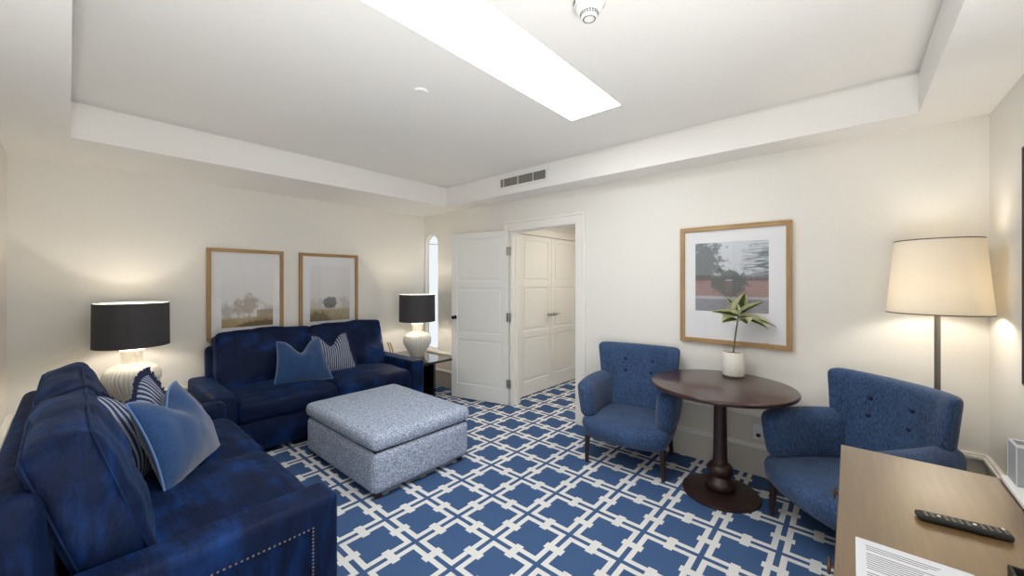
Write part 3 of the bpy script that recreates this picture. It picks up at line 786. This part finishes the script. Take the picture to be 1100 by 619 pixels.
# ------------------------------------------------------------------ floor lamp
f = thing('floor_lamp', 'tall floor lamp with cream drum shade in the right corner', 'lamp', (3.115, -.357, 0))
MB().lathe([(0, 0), (.125, 0), (.127, .008), (.12, .018), (.03, .024), (.016, .04), (0, .04)], 48).build('base', 'bronze', f)
MB().tube([(0, 0, .03), (0, 0, .7), (0, 0, 1.42)], .0125, 14).build('pole', 'pole_metal', f)
z0, z1 = 1.275, 1.672
sh = MB().lathe([(.203, z0), (.170, z1), (.168, z1), (.201, z0), (.203, z0)], 96).build('lamp_shade', 'linen_shade', f)
for zz, r0 in ((z0, .203), (z1, .170)): MB().lathe([(r0 + .0008, zz - .002), (r0 + .0008, zz + .003), (r0 - .003, zz + .003), (r0 - .003, zz - .002), (r0 + .0008, zz - .002)], 96).build('shade_trim', 'bronze', sh)
m = MB()
for i in range(3): a = 2 * PI * i / 3; m.tube([(0, 0, 1.42), (.1845 * math.cos(a), .1845 * math.sin(a), 1.50)], .002, 6)
m.build('shade_fitter', 'brushed_metal', sh)
MB().sphere((0, 0, 1.40), .045, (1, 1, 1.15), 2).build('bulb', 'bulb_floor', f)

# ------------------------------------------------------------------ mirror on desk wall, wall socket
mr = thing('wall_mirror', 'square wall mirror with thin dark bronze frame above the desk', 'mirror', (2.255, YD, .992))
m = MB(); a, b_, fw = -.515, .515, .008
m.box(a, a + fw, 0, .018, 0, 1.05, .002); m.box(b_ - fw, b_, 0, .018, 0, 1.05, .002); m.box(a, b_, 0, .018, 0, fw, .002); m.box(a, b_, 0, .018, 1.05 - fw, 1.05, .002)
m.build('frame', 'mirror_frame', mr, smooth=False)
MB().box(a + fw, b_ - fw, .002, .012, fw, 1.05 - fw).build('mirror_glass', 'mirror_silver', mr, smooth=False)
so = thing('wall_socket', 'white wall socket with black plug behind the round table', 'socket', (XB - .012, .515, .325))
MB().box(-.008, 0, -.038, .038, -.058, .058, .003).build('plate', 'white_plastic', so, smooth=False)
MB().box(-.03, -.008, -.015, .012, -.03, -.008, .004).build('plug', 'black_rubber', so, smooth=False)

# ------------------------------------------------------------------ desk
DX0, DX1, DYF = .62, 2.155, .030
DZT = .758
d = thing('desk', 'brown wooden writing desk in the right foreground', 'desk', (0, 0, 0))
MB().box(DX0, DX1, YD + .035, DYF, DZT - .035, DZT, .003).build('desk_top', 'desk_wood', d, smooth=False)
m = MB(); m.box(DX0 + .02, DX0 + .05, YD + .04, DYF - .03, 0, DZT - .035, .002); m.build('side_panel', 'desk_wood', d, smooth=False)
m = MB(); m.box(DX1 - .05, DX1 - .02, YD + .04, DYF - .03, 0, DZT - .035, .002); m.build('side_panel', 'desk_wood', d, smooth=False)
MB().box(DX0 + .05, DX1 - .05, YD + .05, YD + .07, .25, DZT - .035).build('back_panel', 'desk_wood', d, smooth=False)
for x0, x1 in ((DX0 + .052, 1.12), (1.126, 1.60), (1.606, DX1 - .052)):
    dr = MB().box(x0, x1, YD + .08, DYF - .022, DZT - .15, DZT - .04, .003).build('drawer', 'desk_wood', d, smooth=False)
    xc = {True: 1.37}.get(x0 > 1.1 and x0 < 1.2, (x0 + x1) / 2)
    k = MB().tube([(xc, DYF - .022, .672), (xc, DYF + .012, .672)], .005, 10)
    k.box(xc - .016, xc + .016, DYF + .010, DYF + .018, .656, .688, .002)
    k.build('knob', 'bronze', dr)

# things on the desk
rm = thing('remote_control', 'slim black remote control lying on the desk', 'remote', (1.648, -.235, DZT)); rm.rotation_euler = (0, 0, R(8))
MB().soft(.042, .182, .018, .007, n=8, fn=lambda p: Vector((p.x * (1 - .1 * p.y / .1), p.y, .0095 + p.z))).build('body', 'black_rubber', rm)
rr = random.Random(5)
for r_ in range(12):
    for c_ in range(3):
        if r_ in (4, 9) and c_ != 1: continue
        y = -.08 + r_ * .0138; x = (c_ - 1) * .0115
        MB().box(x - .0036, x + .0036, y - .0035, y + .0035, .0175, .0200, .001, 1).build('key', 'white_plastic' if (r_, c_) in ((4, 1), (9, 1), (0, 2)) else 'button_grey', rm, smooth=False)
pp = thing('paper_sheet', 'white printed paper sheet at the front edge of the desk', 'paper', (1.255, -.115, DZT))
MB().box(-.147, .147, -.105, .105, 0, .0012).build('sheet', 'paper', pp, smooth=False)
m = MB(); rr = random.Random(9)
for i in range(26):
    x = .118 - i * .0095
    if i in (3, 12): continue
    L = rr.uniform(.10, .17); m.box(x - .0014, x + .0014, .085 - L, .085, .0012, .0014)
m.build('printed_text', 'ink', pp, smooth=False)
sl = thing('flat_case', 'flat white case with black underside at the right desk edge', 'case', (2.0, -.475, DZT))
MB().box(-.14, .135, -.075, .082, 0, .006, .002).build('underside', 'black_rubber', sl, smooth=False)
MB().box(-.14, .135, -.075, .083, .006, .020, .002).build('cover', 'white_plastic', sl, smooth=False)
m = MB()
for x in (.115, .092, .069, .046): m.box(x - .0045, x + .0045, .045, .066, .020, .0206)
m.build('marking', 'button_grey', sl, smooth=False)
bx = thing('desk_caddy', 'open grey leather box with pale edges standing on flat white case', 'box', (2.085, -.475, DZT + .0206))
m = MB(); w2, d2, h2, tt = .047, .066, .128, .006
m.box(-w2, w2, -d2, -d2 + tt, 0, h2); m.box(-w2, w2, d2 - tt, d2, 0, h2); m.box(-w2, -w2 + tt, -d2 + tt, d2 - tt, 0, h2); m.box(w2 - tt, w2, -d2 + tt, d2 - tt, 0, h2); m.box(-w2 + tt, w2 - tt, -d2 + tt, d2 - tt, 0, tt - .001)
m.build('body', 'grey_leather', bx, smooth=False)
m = MB(); e_ = .0012
m.box(-w2 - e_, w2 + e_, -d2 - e_, -d2 + tt + e_, h2, h2 + .003); m.box(-w2 - e_, w2 + e_, d2 - tt - e_, d2 + e_, h2, h2 + .003)
m.box(-w2 - e_, -w2 + tt + e_, -d2 + tt + e_, d2 - tt - e_, h2, h2 + .003); m.box(w2 - tt - e_, w2 + e_, -d2 + tt + e_, d2 - tt - e_, h2, h2 + .003)
m.build('rim', 'grey_edge', bx, smooth=False)
for sx in (-1, 1):
    for sy in (-1, 1): MB().tube([(sx * w2, sy * d2, 0), (sx * w2, sy * d2, h2)], .0015, 8).build('corner_edge', 'grey_edge', bx)
MB().box(-w2 + tt, w2 - tt, -d2 + tt, d2 - tt, tt, h2 - .012).build('contents', 'cream_lining', bx, smooth=False)
bb = thing('small_tray', 'small black tray of white items at the lower right desk corner', 'tray', (1.36, -.345, DZT))
m = MB(); w2, d2, h2, tt = .075, .07, .035, .005
m.box(-w2, w2, -d2, -d2 + tt, 0, h2); m.box(-w2, w2, d2 - tt, d2, 0, h2); m.box(-w2, -w2 + tt, -d2, d2, 0, h2); m.box(w2 - tt, w2, -d2, d2, 0, h2); m.box(-w2, w2, -d2, d2, 0, tt)
m.build('tray_body', 'black_rubber', bb, smooth=False)
for i in range(5): MB().box(.035 - i * .022, .052 - i * .022, -.05, .055, tt, .026, .002).build('sachet', 'paper', bb, smooth=False)

# ------------------------------------------------------------------ added fill lamps tilted up to brighten the ceiling
def fill_light(name, loc, direction, sx, sy, watts):
    l = bpy.data.lights.new(name, 'AREA'); l.shape = 'RECTANGLE'; l.size = sx; l.size_y = sy; l.energy = watts; l.spread = R(150); l.color = (1.0, .99, .97)
    ob = bpy.data.objects.new(name, l); col.objects.link(ob); ob.location = loc
    ob.rotation_euler = Vector(direction).to_track_quat('-Z', 'Y').to_euler()
fill_light('ceiling_fill', (XC + .02, .02, .62), (.42, .34, .84), .85, .85, UP_L)
fill_light('ceiling_fill', (.55, YD + .02, 1.15), (.12, .60, .80), 1.3, .6, UP_F)

# ------------------------------------------------------------------ camera, world, view
cd = bpy.data.cameras.new('camera'); cam = bpy.data.objects.new('camera', cd); col.objects.link(cam)
cd.sensor_width = 36; cd.lens = 36 * 415.5 / 1100; cd.shift_y = -(309.5 - 301.8) / 1100; cd.clip_start = .02
cam.location = (0, 0, CAM_H); cam.rotation_euler = (PI / 2, 0, .7188 - PI / 2)
scene.camera = cam
wd = bpy.data.worlds.new('world'); scene.world = wd; wd.use_nodes = True
wd.node_tree.nodes['Background'].inputs[0].default_value = (.8, .9, 1, 1); wd.node_tree.nodes['Background'].inputs[1].default_value = 1
vs_ = scene.view_settings; vs_.view_transform = 'Standard'; vs_.look = 'None'; vs_.gamma = 1; vs_.exposure = 0.95; vs_.use_curve_mapping = False
cy = scene.cycles
cy.max_bounces = 14; cy.diffuse_bounces = 8; cy.glossy_bounces = 4; cy.transparent_max_bounces = 8
cy.use_denoising = True; cy.sample_clamp_indirect = 6; cy.caustics_reflective = False; cy.caustics_refractive = False
